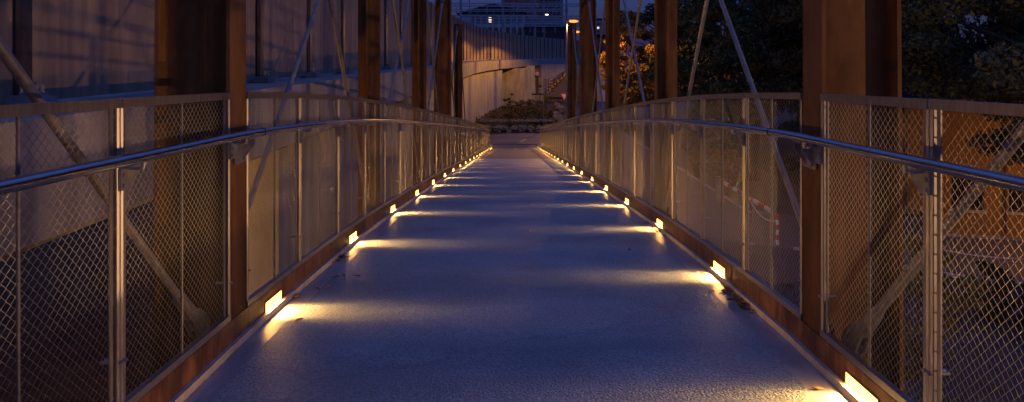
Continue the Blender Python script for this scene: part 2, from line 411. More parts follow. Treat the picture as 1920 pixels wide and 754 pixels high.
# ------------------------------------------------------------------ tie rods
def rod(s, ya, za, yb_, zb, label):
    X = s*(sideX[s]+.165); a = Vector((0,0,0)); q = Vector((0,yb_-ya,zb-za)); d = q.normalized()
    t = empty('tie_rod', (X, ya, za)); tag(t, label, 'tie rod', 'crossed tie rods of the bridge')
    off = .022*s*(1 if yb_>ya else -1)
    a = a+Vector((off,0,0)); q = q+Vector((off,0,0))
    b = MB(); b.tube(a+d*.30, q-d*.22, .0185, .0185, 16); b.build('bar', M['rodm'], t, smooth=True)
    for c, dd, nm in ((a,d,'lower_fork'),(q,-d,'upper_fork')):
        b = MB(); b.path([c+dd*.13,c+dd*.16,c+dd*.30,c+dd*.34], .03, 14, rad=[.034,.036,.030,.024])
        # two cheeks of the fork
        n = Vector((0,-dd.z,dd.y)); 
        for xx in (-.028,.016):
            pts = [c+Vector((xx,0,0))+dd*u+n*w for u,w in ((.15,.032),(.03,.062),(-.045,.05),(-.075,0),(-.045,-.05),(.03,-.062),(.15,-.032))]
            b.prism(pts, (.012,0,0))
        b.tube(c+Vector((-.040,0,0)), c+Vector((.040,0,0)), .022,.022,10)
        for u,w in ((.05,.035),(.05,-.035),(-.03,.028),(-.03,-.028)):
            p = c+dd*u+n*w; b.tube(p+Vector((-.034,0,0)), p+Vector((.034,0,0)), .008,.008,6)
        b.build(nm, M['rodm'], t, smooth=True)
onm = ['','first','second','third','fourth','fifth']
for s in (-1,1):
    sd = name_side[s]
    for k in range(0,5):
        y0, y1 = postY[s][k], postY[s][k+1]
        d = .13
        # foot of k+1 up towards the camera to the head of k
        lab = (f'dull grey tie rod sloping down to the foot of the {onm[k+1]} post on the {sd}' if k < 4 else f'thin grey tie rod sloping down to the foot of the last post on the {sd}')
        rod(s, y1-d, bz(y1)-.02, y0+.10, tops[s][k]-.12, lab)
        if k > 0:
            lab = f'bluish tie rod rising away from the foot of the {onm[k]} post on the {sd}'
            rod(s, y0+d, bz(y0)-.02, y1-.06, tops[s][k+1]-.12, lab)
    y5 = postY[s][5]
    rod(s, y5+3.6, bz(y5+3.6)-.02, y5+.08, tops[s][5]-.12, f'thin tie rod running down beyond the last post on the {sd}')

# ------------------------------------------------------------------ deck lights
rl = random.Random(3)
def deck_light(s, y, label):
    x = sideX[s]; z = dz(y)+.062; X = s*(x-.0125)
    t = empty('deck_light', (X, y, z)); tag(t, label, 'deck light', 'glowing lights along the deck edges')
    hw = .135; hh = .028; sl = (bz(y+.3)-bz(y-.3))/.6
    b = MB()
    def q(xa,xb,ya,yb_,za,zb): b.sbox(*sorted((-s*xa,-s*xb)),ya,yb_,za+sl*ya,zb+sl*ya,za+sl*yb_,zb+sl*yb_)
    q(0.0005,.004,-hw-.010,hw+.010,hh+.0005,hh+.008); q(0.0005,.004,-hw-.010,hw+.010,-hh-.008,-hh-.0005)
    q(0.0005,.004,-hw-.010,-hw-.0005,-hh,hh); q(0.0005,.004,hw+.0005,hw+.010,-hh,hh)
    b.build('lamp_rim', M['rust'], t)
    b = MB(); q(.0005,.003,-hw,hw,-hh,hh); b.build('lamp_lens', M['lens'], t)
    ld = bpy.data.lights.new('deck_light_beam','AREA'); ld.shape = 'RECTANGLE'; ld.size = .27; ld.size_y = .03; VAR = (rl.uniform(.8,1.15), rl.uniform(.85,1.2), rl.uniform(-.03,.03)); ld.energy = LE*VAR[0]; ld.color = (1,.48,.13)
    ld.use_nodes = True; N = ld.node_tree.nodes; Lk = ld.node_tree.links; em = N['Emission']
    g = N.new('ShaderNodeNewGeometry'); sp = N.new('ShaderNodeSeparateXYZ'); Lk.new(g.outputs['Incoming'], sp.inputs[0])
    m1 = N.new('ShaderNodeMath'); m1.operation = 'MULTIPLY'; Lk.new(sp.outputs[1], m1.inputs[0]); Lk.new(sp.outputs[1], m1.inputs[1])
    # beam is narrow along the bridge: the lamp's own light distribution
    m2 = N.new('ShaderNodeMath'); m2.operation = 'MULTIPLY'; m2.inputs[1].default_value = -1/((.165*VAR[1])**2); Lk.new(m1.outputs[0], m2.inputs[0])
    m3 = N.new('ShaderNodeMath'); m3.operation = 'EXPONENT'; Lk.new(m2.outputs[0], m3.inputs[0])
    m4 = N.new('ShaderNodeMath'); m4.operation = 'MULTIPLY_ADD'; m4.inputs[1].default_value = 1.0; m4.inputs[2].default_value = .038; 
    m5 = N.new('ShaderNodeMath'); m5.operation = 'MULTIPLY'; m5.inputs[1].default_value = -1/.34**2; Lk.new(m1.outputs[0], m5.inputs[0])
    m6 = N.new('ShaderNodeMath'); m6.operation = 'EXPONENT'; Lk.new(m5.outputs[0], m6.inputs[0])
    m7 = N.new('ShaderNodeMath'); m7.operation = 'MULTIPLY_ADD'; m7.inputs[1].default_value = .38; Lk.new(m6.outputs[0], m7.inputs[0]); Lk.new(m3.outputs[0], m7.inputs[2])
    Lk.new(m7.outputs[0], m4.inputs[0])
    Lk.new(m4.outputs[0], em.inputs['Strength'])
    lo = bpy.data.objects.new('deck_light_beam', ld); COL.objects.link(lo); lo.parent = t
    lo.location = (-s*.006,0,.006)
    lo.rotation_euler = Vector((-s,0,-.42)).to_track_quat('-Z','Y').to_euler()
    # long side along y
    q_ = Vector((-s,VAR[2],-.42)).normalized(); zc = -q_; xc = Vector((0,1,0)); yc = zc.cross(xc)
    lo.rotation_euler = Matrix((xc,yc,zc)).transposed().to_euler()
LE = 39
SKYK = .85
for s, y0 in ((-1,.09),(1,.90)):
    k = 0; y = y0; seen = 0
    while y < 44.8:
        if y < (2.9 if s > 0 else 4):
            if s > 0 and y > 2.5: pass
        vis = y > (2.7 if s>0 else 3.5)
        if vis:
            lab = f'glowing rectangular deck light on the {name_side[s]} edge, {ordn[min(seen,23)]} from the camera'; seen += 1
        else:
            lab = f'deck light on the {name_side[s]} edge beside the viewpoint, {"nearest" if k else "just behind"} the camera'
        deck_light(s, y, lab)
        y += 2.045; k += 1
# kerb blocks past the railing that carry the last lights
for s in (-1,1):
    b = MB(); y0, y1 = 40.12, 45.2
    a, c = sorted((s*(sideX[s]-.012), s*(sideX[s]+.22)))
    b.sbox(a,c,y0,y1,-.5,dz(y0)+.13,-.5,dz(y1)+.13)
    o = b.build('end_kerb', M['conc']); tag(o, f'low concrete kerb past the {name_side[s]} railing end', 'kerb', 'kerbs at the foot of the ramp')
#PART2
# ------------------------------------------------------------------ fallen leaves on the deck
leafme = []
for v in range(4):
    b = MB(); w = .5+.12*v
    pts = [(0,-1,0),(.35*w,-.6,.18),(.55*w,0,.25),(.3*w,.6,.12),(0,1,.35),(-.35*w,.55,.3),(-.5*w,0,.1),(-.3*w,-.6,.05)]
    c = [(p[0]*.03,p[1]*.036,max(0,p[2])*.035+.001) for p in pts]
    b.add(c+[(0,0,.002)]+[(p[0],p[1],p[2]+.0012) for p in c]+[(0,0,.0032)], [(i,(i+1)%8,8) for i in range(8)]+[(9+(i+1)%8,9+i,17) for i in range(8)])
    me = bpy.data.meshes.new('fallen_leaf'); me.from_pydata(b.v,[],b.f); me.materials.append(M['dry']); leafme.append(me)
def leaf(x, y, sc=1, label='dry brown leaf lying in a loose drift along the right deck gutter', grp='dry leaves on the deck'):
    o = link('fallen_leaf', random.choice(leafme), None, (x, y, dz(y)+(.002 if abs(x)<1.33 else -.003)))
    o.rotation_euler = (random.uniform(-.25,.25), random.uniform(-.25,.25), random.uniform(0,6.28)); o.scale = (sc*1.35,)*3
    tag(o, label, 'leaf', grp)
def gp(x, y, D=1.56):       # picture position -> deck point (for layout only)
    Z = 4
    for _ in range(30): Z = 1280*(E-dz(Z))/(y-105)
    return (x-965)/1280*Z, Z
for i in range(34):
    x, y = gp(1412+random.gauss(0,15), 566+random.gauss(0,7)); leaf(min(1.45,x), y, random.uniform(.6,1.0), 'dry brown leaf in the heap below the right railing, near the second glowing light', 'leaves heaped in the right gutter')
for i in range(11):
    x, y = gp(1362+random.gauss(0,17), 546+random.gauss(0,2.5)); leaf(min(1.45,x), y, random.uniform(.6,1), 'dry brown leaf in the thin row in front of the second right deck light', 'leaves strewn before the right light')
for i in range(9):
    x, y = gp(1246+random.gauss(0,7), 432+random.gauss(0,5)); leaf(min(1.45,x), y, random.uniform(.7,1), 'dry leaf in the small clump beside the third right deck light', 'leaves by the third right light')
for i in range(6):
    x, y = gp(543+random.gauss(0,7), 556+random.gauss(0,3)); leaf(max(-1.44,x), y, random.uniform(.6,.9), 'curled dry leaf in the clump beside the first left deck light', 'leaves by the first left light')
for i in range(9):
    x, y = gp(632+random.gauss(0,9), 483+random.gauss(0,4)); leaf(max(-1.44,x), y, random.uniform(.7,1), 'dry leaf in the left gutter between the first and second deck lights', 'leaves in the left gutter')
for (x, y, l) in [(594,541,'single curled leaf on the left of the deck beyond the first light'),(617,540,'flat tan leaf on the deck a little inward of the curled one'),(631,521,'pale tan leaf on the left deck, left of a closely spaced pair'),(644,518,'small tan leaf right beside a pale one on the left deck'),(669,519,'lone tan leaf farthest inward on the left of the deck'),(560,602,'small leaf in the glow of the first left deck light'),(1533,730,'small yellow leaf in the glow of the nearest right light'),(1316,513,'lone leaf on the right side of the deck before the heap'),(995,434,'tiny leaf near the middle of the deck'),(1180,470,'flat leaf on the deck right of the middle')]:
    X, Y = gp(x, y); leaf(X, Y, .8, l, 'stray single leaves on the deck')

# ------------------------------------------------------------------ ground
def sheet(name, pts, z, m, kind='structure', label=None, cat=None):
    b = MB(); b.add([(p[0],p[1],z) for p in pts], [tuple(range(len(pts)))]); o = b.build(name, m)
    tag(o, label, cat, kind=kind); return o
sheet('ground', [(-400,-200),(400,-200),(400,600),(-400,600)], -.012, M['grass'])
sheet('street', [(5.2,-30),(13.5,-30),(13.0,16),(13.1,40),(14,60),(30,72),(60,76),(60,100),(-6,106),(-6,86),(4,72),(6.5,56),(5.2,40)], 0.0, M['pave'])
sheet('viaduct_yard', [(-16,-8),(-3.2,-8),(-3.2,45),(-16,45)], .003, M['dirt'])
sheet('sidewalk', [(3.6,24),(8.6,21.2),(12,18.5),(30,12.5),(30,14.9),(14,21.9),(9.0,25.2),(8.3,56),(6.0,58),(3.4,52)], .006, M['side'])
sheet('forecourt', [(8.75,22.4),(30,14.95),(30,19),(13.1,23.1),(8.9,27)], .010, M['side'])
sheet('ramp_foot_path', [(-3.2,46.4),(-1.48,46.4),(1.48,46.4),(5,47),(9,47),(9,51.5),(3,53.2),(-.5,53.2),(-3.4,49.6)], .012, M['asph_w'])
b = MB()
for (xx, yy) in ((0.05,43.6),(0.05,41.9),(0.05,40.2)):
    za, zc = dz(yy)-.002+.005, dz(yy+.45)-.002+.005
    b.add([(xx-.10,yy,za),(xx+.10,yy,za),(xx+.10,yy+.45,zc),(xx-.10,yy+.45,zc)],[(0,1,2,3)])
b.add([(.3,47.6,.02),(.5,47.6,.02),(.9,49.2,.02),(.7,49.2,.02)],[(0,1,2,3)])
o = b.build('path_marking', M['yellow']); tag(o, kind='structure')
# kerb lines along the street
for pts in ([(8.62,21.1),(12.02,18.4),(30,12.4)],[(8.3,56),(8.95,26)],):
    b = MB(); b.path([(p[0],p[1],.04) for p in pts], .07, 4); o = b.build('street_kerb', M['conc_b']); tag(o, kind='structure')
# planted terrace beyond the ramp, with stone edge
b = MB(); n = 26
ter = [(-4.6,54.0),(-2.6,53.9),(-.6,54.1),(1.2,54.2),(2.6,54.6),(3.4,57),(3.6,62),(3.2,70),(2,76),(-4.6,76)]
b.add([(x,y-.0,0) for x,y in ter]+[(x*.97,y+.5,.72 if y<70 else .35) for x,y in ter], [tuple(range(10,20))]+[(i,(i+1)%10,10+(i+1)%10,10+i) for i in range(10)])
o = b.build('terrace', M['grass']); tag(o, kind='structure')
rg = random.Random(4)
b = MB()
for i in range(420):
    x = rg.uniform(-4.0,3.2); y = 54.6+rg.random()**1.5*2.2; b.ball((x,y,.74),rg.uniform(.05,.13),5,4,.3,(1,1,.7),rg)
o = b.build('gravel', M['gravel']); tag(o, 'pale gravel strip on top of the stone edge beyond the ramp', 'gravel', kind='stuff')
def boulder(x,y,z,r,label,grp='boulders edging the terrace'):
    b = MB(); b.ball((0,0,0),r,9,7,.22,(1.25,.8,.72),rg); o = b.build('boulder', M['rock'], loc=(x,y,z)); o.rotation_euler=(rg.uniform(-.3,.3),rg.uniform(-.3,.3),rg.uniform(0,3)); tag(o,label,'boulder',grp)
k = 0
for i in range(11):
    x = -4.1+i*.68+rg.uniform(-.12,.12); boulder(x, 53.7+rg.uniform(-.1,.25), .26, rg.uniform(.34,.50), f'brown boulder in the stone edge beyond the ramp, {ordn[i]} from the left end')
for i in range(9):
    x = -3.9+i*.85+rg.uniform(-.15,.15); boulder(x, 53.2+rg.uniform(-.1,.15), .08, rg.uniform(.14,.24), f'small stone in front of the boulder edge, {ordn[i]} from the left', 'small stones before the boulders')
for i,(x,y,z,r) in enumerate([(3.9,63,.5,.6),(4.25,62,.3,.5),(3.75,61,.35,.5),(4.1,60,.2,.42),(4.3,64,1.0,.55),(3.9,65,1.2,.5),(4.4,66,.6,.6)]):
    boulder(x,y,z,r,f'lamp-lit pale boulder in the pile right of the shrubs, {ordn[i]} of the pile','boulders piled right of the shrubs')

# ------------------------------------------------------------------ vegetation
def leaves_mesh(name, C, size, m, seed):
    r = np.random.default_rng(seed); n = len(C)
    a = r.normal(size=(n,3)); a /= np.linalg.norm(a,axis=1)[:,None]
    u = np.cross(a, r.normal(size=(n,3))); u /= np.linalg.norm(u,axis=1)[:,None]; w = np.cross(a,u)
    s = size*r.uniform(.6,1.25,n)[:,None]
    V = np.stack([C-u*s, C+w*s*.45+a*s*.12, C+u*s, C-w*s*.45+a*s*.12],1).reshape(-1,3)
    return npmesh(name, V, np.arange(4*n).reshape(-1,4), m)
def crown_points(rx, ry, rz, n, clumps, seed, spread=.16, droop=0):
    r = np.random.default_rng(seed)
    d = r.normal(size=(clumps,3)); d /= np.linalg.norm(d,axis=1)[:,None]
    rad = r.uniform(.35,1,clumps)**.55*(1+.18*np.sin(3*np.arctan2(d[:,1],d[:,0])+seed))
    c = d*rad[:,None]*np.array([rx,ry,rz])
    ci = r.integers(0,clumps,n); sz = r.uniform(.6,1.3,clumps)*spread*(rx+ry+rz)/3
    p = r.normal(size=(n,3)); p /= np.linalg.norm(p,axis=1)[:,None]; p *= r.uniform(0,1,n)[:,None]**.45
    p *= sz[ci][:,None]*np.array([1.25,1.25,.62]); return c, c[ci]+p
def tree(name, x, y, h, rx, rz, n, leafsize, lm, label, seed, grp='dark trees on the right', z0=0, clumps=70, cat='tree', trunk_r=.22):
    rr = random.Random(seed)
    t = empty(name, (x,y,z0)); tag(t, label, cat, grp)
    cz = h-rz
    cc, P = crown_points(rx, rx*.95, rz, n, clumps, seed); P = P+np.array([0,0,cz])
    P[:,2] = np.maximum(P[:,2], .1)
    b = MB(); lean = rr.uniform(-.3,.3)
    pts = [(0,0,-.1),(lean*.2,.05,h*.25),(lean*.6,-.1,h*.5),(lean,.1,h*.8)]
    b.path(pts, 1, 10, rad=[trunk_r*1.3,trunk_r,trunk_r*.6,trunk_r*.2])
    for i in range(0,min(clumps,26)):
        c = cc[i]+np.array([0,0,cz]); zz = max(h*.2, min(h*.75, c[2]-.35*np.hypot(c[0],c[1]))); f = zz/(h*.8)
        s0 = Vector((lean*f,0,zz)); e = Vector(c); mid = (s0+e)/2+Vector((0,0,.25))
        b.path([s0,mid,e], 1, 6, rad=[trunk_r*.32,trunk_r*.18,.015])
    b.build('trunk', M['bark'], t, smooth=True)
    me = leaves_mesh('crown', P, leafsize, lm, seed); link('crown', me, t)
    return t
tree('street_tree', 9.6, 54.5, 9.5, 2.9, 4.4, 15000, .17, M['leafB'], 'tree with golden leaves lit by the street lamps, beyond the third right post', 21, 'lamp-lit trees', clumps=80)
tree('street_tree', 12.6, 60, 12.5, 4.0, 5.9, 13000, .20, M['leafA'], 'tall dark tree just behind the golden lit one', 22)
tree('street_tree', 11.6, 33, 12.5, 4.3, 5.6, 44000, .115, M['leafA'], 'broad tree with a few glinting leaves between the first and second right posts', 23, clumps=95)
tree('street_tree', 18.4, 40, 14, 5.6, 6.6, 20000, .20, M['leafA'], 'dark tree rising behind the broad glinting one', 24, clumps=95)
tree('street_tree', 14.8, 47, 13, 4.6, 6.2, 16000, .2, M['leafC'], 'dark tree to the left of the broad glinting one, farther off', 25)
tree('street_tree', 13.6, 17.4, 12.5, 4.6, 5.0, 70000, .085, M['leafA'], 'large dark tree overhanging the ochre house on the far right', 26, clumps=95)
tree('street_tree', 12.4, 24.6, 13, 3.6, 5.2, 40000, .10, M['leafC'], 'dark tree behind the nearest right post', 27, clumps=90)
tree('street_tree', 20.0, 16.2, 12.2, 4.4, 4.8, 40000, .085, M['leafC'], 'dark tree at the far right frame edge in front of the house', 36, clumps=95)
tree('street_tree', 26, 26.5, 14, 6.0, 6.6, 26000, .18, M['leafC'], 'dark tree crown filling the sky behind the house roof at the far right', 37, clumps=110)
tree('street_tree', 21, 30, 15, 6.2, 7.3, 20000, .2, M['leafC'], 'big black tree behind the ochre house, far right', 28, clumps=95)
tree('street_tree', 27, 44, 17, 7.5, 8.2, 18000, .26, M['leafC'], 'tall tree in the dark distance behind the house', 29, clumps=95)
tree('street_tree', 17.6, 62, 15, 5.6, 7.2, 16000, .24, M['leafC'], 'distant dark tree closing the view over the parking', 30, clumps=95)
def shrub(x, y, z, rx, h, n, ls, lm, label, seed, grp):
    t = empty('shrub', (x,y,z)); tag(t, label, 'shrub', grp)
    cc, P = crown_points(rx, rx*.9, h*.5, n, 26, seed, .24); P += np.array([0,0,h*.52]); P[:,2] = np.maximum(P[:,2], .02)
    b = MB()
    for i in range(14):
        c = Vector(cc[i])+Vector((0,0,h*.52)); b.path([(rg.uniform(-.1,.1),rg.uniform(-.1,.1),-.05), (c.x*.5,c.y*.5,c.z*.6), c], 1, 5, rad=[.02,.014,.005])
    b.build('stem', M['bark'], t); link('foliage', leaves_mesh('foliage', P, ls, lm, seed), t)
shrub(-.25,57.0,.7,.85,2.0,1700,.075,M['leafA'],'largest shrub on the terrace, left of the signpost',41,'shrubs on the terrace')
shrub(.9,59.5,.7,.85,1.7,1300,.075,M['leafA'],'shrub on the terrace close behind the signpost, on its left',42,'shrubs on the terrace')
shrub(2.75,58,.7,.75,2.0,1100,.075,M['leafA'],'thin shrub on the terrace to the right of the signpost',43,'shrubs on the terrace')
shrub(1.9,61,.7,1.0,1.3,1100,.075,M['leafA'],'low shrub on the terrace behind the signpost, between taller ones',44,'shrubs on the terrace')
shrub(-3.1,54.3,.5,.4,.75,500,.06,M['leafA'],'small round bush at the foot of the viaduct wall',45,'small bushes on the stone edge')
shrub(-.35,53.9,.4,.45,.6,500,.06,M['leafA'],'small bush sprouting over the middle of the stone edge',46,'small bushes on the stone edge')
shrub(10.9,15.4,0,.75,1.25,2600,.06,M['leafC'],'dark rounded bush on the lawn below the right railing',47,'bushes on the lawn')
shrub(7.7,12.9,0,.8,2.5,2200,.07,M['leafA'],'leafy shrub below the nearest right post',48,'bushes on the lawn')
shrub(9.0,29.0,0,.9,2.2,2600,.08,M['leafB'],'golden hedge bush beside the parking barrier',49,'bushes by the barrier')
shrub(9.2,34.5,0,1.3,3.2,3200,.09,M['leafB'],'tall golden bush behind the parking barrier',50,'bushes by the barrier')
b = MB(); nb = 9000
P = np.stack([rng.uniform(3,16,nb), rng.uniform(6,18.0,nb), rng.uniform(0,.10,nb)],1)
P = P[(P[:,1] < 20.2-.38*P[:,0]+1.5)]
me = leaves_mesh('lawn_grass', P, .05, M['grass'], 5); o = link('lawn_grass', me); tag(o,'short dark grass below the right side of the bridge','grass',kind='stuff')
P = np.stack([rng.uniform(-4,3.3,5000), 56.6+rng.uniform(0,14,5000), .72+rng.uniform(0,.16,5000)],1)
me = leaves_mesh('terrace_grass', P, .09, M['leafA'], 6); o = link('terrace_grass', me); tag(o,'rough grass and weeds on the planted terrace','grass',kind='stuff')

# ------------------------------------------------------------------ viaduct and noise barrier
def vx(y): return -4.22+(.32*min(1,max(0,(y-20)/25)))+(.00307*(y-45)**2 if y > 45 else 0)
def vdir(y):
    d = Vector((vx(y+.5)-vx(y-.5),1,0)).normalized(); return d, Vector((d.y,-d.x,0))   # tangent, outward normal (towards +x)
def sweep(name, prof, y0, y1, st, m, parent):
    b = MB(); n = len(prof); k = 0; y = y0; ysn = []
    while y < y1+.01: ysn.append(y); y += st
    for y in ysn:
        d, nrm = vdir(y); c = Vector((vx(y), y, 0))
        for (u, z) in prof: b.v.append(tuple(c+nrm*u+Vector((0,0,z))))
    for i in range(len(ysn)-1):
        for j in range(n): b.f.append((i*n+j,i*n+(j+1)%n,(i+1)*n+(j+1)%n,(i+1)*n+j))
    b.f.append(tuple(range(n))[::-1]); e = (len(ysn)-1)*n; b.f.append(tuple(range(e,e+n)))
    o = b.build(name, m); o.parent = parent; o.matrix_parent_inverse = Matrix.Translation(parent.location).inverted(); return o
via = empty('viaduct', (-5, 20, 0)); tag(via, 'long curving pale concrete viaduct carrying the noise barrier on the left', 'viaduct')
sweep('edge_girder', [(.95,E-.43),(.95,E-1.28),(.86,E-1.34),(-.2,E-1.30),(-.2,E-.44)], -6, 140, 3, M['conc'], via)
sweep('deck_slab', [(-.205,E-.46),(-.205,E-1.32),(-1.5,E-1.9),(-6,E-1.9),(-7,E-.5)], -6, 140, 3, M['conc'], via)
sweep('wall', [(.52,E-1.345),(.52,-.2),(-.19,-.2),(-.19,E-1.32)], 10.7, 72, 1.95, M['conc_b'], via)
b = MB()
for yy in (16.5,28.5,40.5,52.5,64.5):
    d, nrm = vdir(yy); c = Vector((vx(yy),yy,0))+nrm*.522
    b.prism([c-d*.025, c+d*.025, c+d*.025+Vector((0,0,E-1.36)), c-d*.025+Vector((0,0,E-1.36))], nrm*.004)
b.build('joint', M['dark'], None).parent = via
via.children[-1].matrix_parent_inverse = Matrix.Translation(via.location).inverted()
def vchild(b, name, m, **k):
    o = b.build(name, m, **k); o.parent = via; o.matrix_parent_inverse = Matrix.Translation(via.location).inverted(); return o
b = MB(); b.box(1.15,2.45,83,85,-.2,E-1.2); vchild(b,'pier',M['conc_b'])
b = MB(); b.box(2.5,3.4,90.5,91,-.2,E-1.2); vchild(b,'abutment',M['conc'])
b = MB(); b.box(2.85,3.15,90.44,90.49,1.0,E-2.6); vchild(b,'door',M['dark'])
b = MB(); b.box(3.42,13,90,91,-.2,E-1.1); vchild(b,'abutment',M['conc_b'])
b = MB(); b.box(-1.9,1.14,77,78,-.2,E-1.4); vchild(b,'abutment',M['conc'])
# markers: small white tags on the girder
for xx, yy in ((895,120),(945,118),(985,112)): pass
# noise barrier on the ledge
bar = empty('noise_barrier', (vx(10), 10, E-.43)); tag(bar, 'tall brown-grey noise barrier of slab panels standing on the viaduct edge', 'barrier')
inv = Matrix.Translation(bar.location).inverted()
def bchild(b, name, m, **k):
    o = b.build(name, m, **k); o.parent = bar; o.matrix_parent_inverse = inv; return o
ybay = [5.85-2.72*3+2.72*k for k in range(0,14)]
y = ybay[-1]
while y < 128:
    y += 2.07 if y > 45 else 2.72
    ybay.append(y)
HB = 3.02
for i in range(len(ybay)-1):
    ya, yb_ = ybay[i], ybay[i+1]; pa = Vector((vx(ya),ya,0)); pb = Vector((vx(yb_),yb_,0)); d = (pb-pa).normalized(); n_ = Vector((d.y,-d.x,0))
    L_ = (pb-pa).length
    a = pa+d*.075; c = pb-d*.075; b = MB(); z0 = E-.40; z1 = E-.43+HB
    jit = rg.uniform(-.015,.015)
    b.prism([a+n_*(-.03+jit)+Vector((0,0,z0)), c+n_*(-.03+jit)+Vector((0,0,z0)), c+n_*(-.03+jit)+Vector((0,0,z1)), a+n_*(-.03+jit)+Vector((0,0,z1))], -n_*.10)
    bchild(b, 'slab_panel', M['barrier'])
    # H post
    b = MB(); z0 = E-.34; z1 = E-.43+HB+.03
    def qb(u0,u1,w0,w1,m0,m1):
        p = [pa+d*u0+n_*w0, pa+d*u1+n_*w0, pa+d*u1+n_*w1, pa+d*u0+n_*w1]; b.prism([q+Vector((0,0,m0)) for q in p],(0,0,m1-m0))
    qb(-.06,.06,-.015,.045,z0,z1); qb(-.06,.06,-.150,-.138,z0,z1); qb(-.006,.006,-.137,-.016,z0,z1)
    bchild(b, 'steel_upright', M['barpost'])
    if ya < 50:
        b = MB(); qb(-.16,.16,-.20,.20,E-.43,E-.352); qb(-.13,.13,-.17,.15,E-.3515,E-.335)
        for u in (-.09,.09):
            for w in (.06,.11): 
                p = pa+d*u+n_*w; b.tube(p+Vector((0,0,E-.334)), p+Vector((0,0,E-.25)), .013,.013,6); b.tube(p+Vector((0,0,E-.334)), p+Vector((0,0,E-.305)), .022,.022,6)
        bchild(b, 'foot_plate', M['conc'])
# dark wedge of the underpass slip road with a yellow rail
def P(x, y, Z): return ((x-965)/1280*Z, Z, E-(y-105)/1280*Z)
b = MB(); Zr = 88
crv = [(1022,182),(1024,172),(1030,160),(1037,151),(1046,143),(1056,136),(1070,130),(1100,126),(1100,182)]
b.prism([P(x,y,Zr) for x,y in crv], (0,1.5,0)); o = b.build('retaining_wall', M['side']); tag(o,'dark curved retaining wall of the slip road below the viaduct end','wall')
b = MB(); b.path([P(1026,174,87.8),P(1060,139,87.8),P(1070,131,87.8)], .13, 6); o = b.build('yellow_handrail', M['yellow']); tag(o,'yellow diagonal rail climbing the slope under the viaduct','rail')
for i,(x,y) in enumerate([(1044,158),(1050,150),(1055,141)]):
    b = MB(); b.tube(P(x,y+4,87.6),P(x,y-4,87.6),.09,.09,6); b.tube(P(x,y-4,87.6),P(x,y-4.8,87.6),.11,.04,6); o = b.build('marker_post', M['dark']); tag(o, f'thin dark post beside the yellow rail, {["lowest","middle","highest"][i]} of three','post','marker posts by the yellow rail')

# ------------------------------------------------------------------ signs
t = empty('direction_signpost', (2.32,54.3,.3)); tag(t,'slim signpost carrying a stack of dark red direction arms','signpost')
b = MB(); b.tube((0,0,0),(0,0,4.0),.038,.038,10); b.build('pole', M['galv'], t, smooth=True)
for (zz, x0, x1) in ((3.80,.14,.92),(3.58,.14,.92),(3.36,.14,.92),(3.12,.14,.78),(2.90,.14,.78)):
    b = MB(); b.prism([(x0,-.055,zz-.075),(x1-.06,-.055,zz-.075),(x1,-.055,zz),(x1-.06,-.055,zz+.075),(x0,-.055,zz+.075)],(0,.02,0)); p = b.build('direction_arm', M['maroon'], t)
    b = MB(); b.box(.05,.135,-.06,-.03,zz-.07,zz+.07); b.build('emblem', M['navy'], p)
    b = MB(); b.box(x0+.08,x0+.17,-.0575,-.056,zz-.02,zz+.02); b.box(x0+.27,x1-.2,-.0575,-.056,zz-.012,zz+.016); b.build('lettering', M['white'], p)
b = MB(); b.prism([(-.95,-.055,2.58),(-.12,-.055,2.58),(-.12,-.055,2.72),(-.95,-.055,2.72),(-1.0,-.055,2.65)],(0,.02,0)); p = b.build('direction_arm', M['maroon'], t)
b = MB(); b.box(-.115,-.03,-.06,-.03,2.58,2.72); b.build('emblem', M['navy'], p)
b = MB(); b.prism([(-.40,-.03,3.2),(-.16,-.03,3.2),(-.16,-.03,3.42),(-.40,-.03,3.42),(-.46,-.03,3.15)],(0,.02,0)); b.build('direction_arm', M['maroon'], t)
b = MB()
for xx in (-.30,-.12,.03): b.box(xx-.03,xx+.03,-.028,.02,2.6,4.02)
b.build('bracket_rail', M['galv'], t)
t = empty('road_sign', P(1007,138,89.2)); tag(t,'round white sign with a red ring on the wall under the viaduct','road sign')
b = MB(); b.tube((0,0,0),(0,.03,0),.33,.33,28); b.build('ring', M['red'], t)
b = MB(); b.tube((0,-.004,0),(0,-.001,0),.22,.22,28); f_ = b.build('face', M['white'], t)
b = MB(); b.box(-.12,-.04,-.007,-.005,-.08,.08); b.box(.0,.12,-.007,-.005,-.08,-.05); b.box(.0,.12,-.007,-.005,.05,.08); b.box(.09,.12,-.007,-.005,-.05,.05); b.build('figures', M['dark'], f_)
b = MB(); b.box(-.04,.04,.031,1.3,-.04,.04); b.build('wall_arm', M['galv'], t)
t = empty('yield_sign', (4.35,60,0)); tag(t,'red bordered triangular yield sign, half hidden by the last right post','road sign')
b = MB(); b.tube((0,0,0),(0,0,2.75),.03,.03,8); b.build('pole', M['galv'], t)
b = MB(); b.prism([(-.40,-.05,2.72),(.40,-.05,2.72),(0,-.05,2.03)],(0,.015,0)); b.build('plate', M['red'], t)
b = MB(); b.prism([(-.25,-.055,2.64),(.25,-.055,2.64),(0,-.055,2.2)],(0,.004,0)); b.build('plate_face', M['white'], t)
t = empty('timber_prop', (-2.0,55.5,.6)); tag(t,'rusty triangular prop standing at the viaduct wall','prop')
b = MB(); b.box(-.04,.04,-.04,.04,0,1.0); b.build('upright', M['wood'], t)
b = MB(); b.tube((.04,0,.95),(.95,-.1,.1),.035,.035,6); b.build('strut', M['wood'], t)
for i,x in enumerate((-1.2,-.1,.9,1.75,2.7,3.2)):
    b = MB(); b.box(-.05,.05,-.05,.05,0,1.05); b.box(-.042,.042,-.042,.042,1.05,1.08); o = b.build('fence_post', M['wood'], loc=(x,56.4+.15*i,.6)); tag(o, f'weathered timber stake among the terrace shrubs, {ordn[i]} from the left','fence post','timber stakes on the terrace')

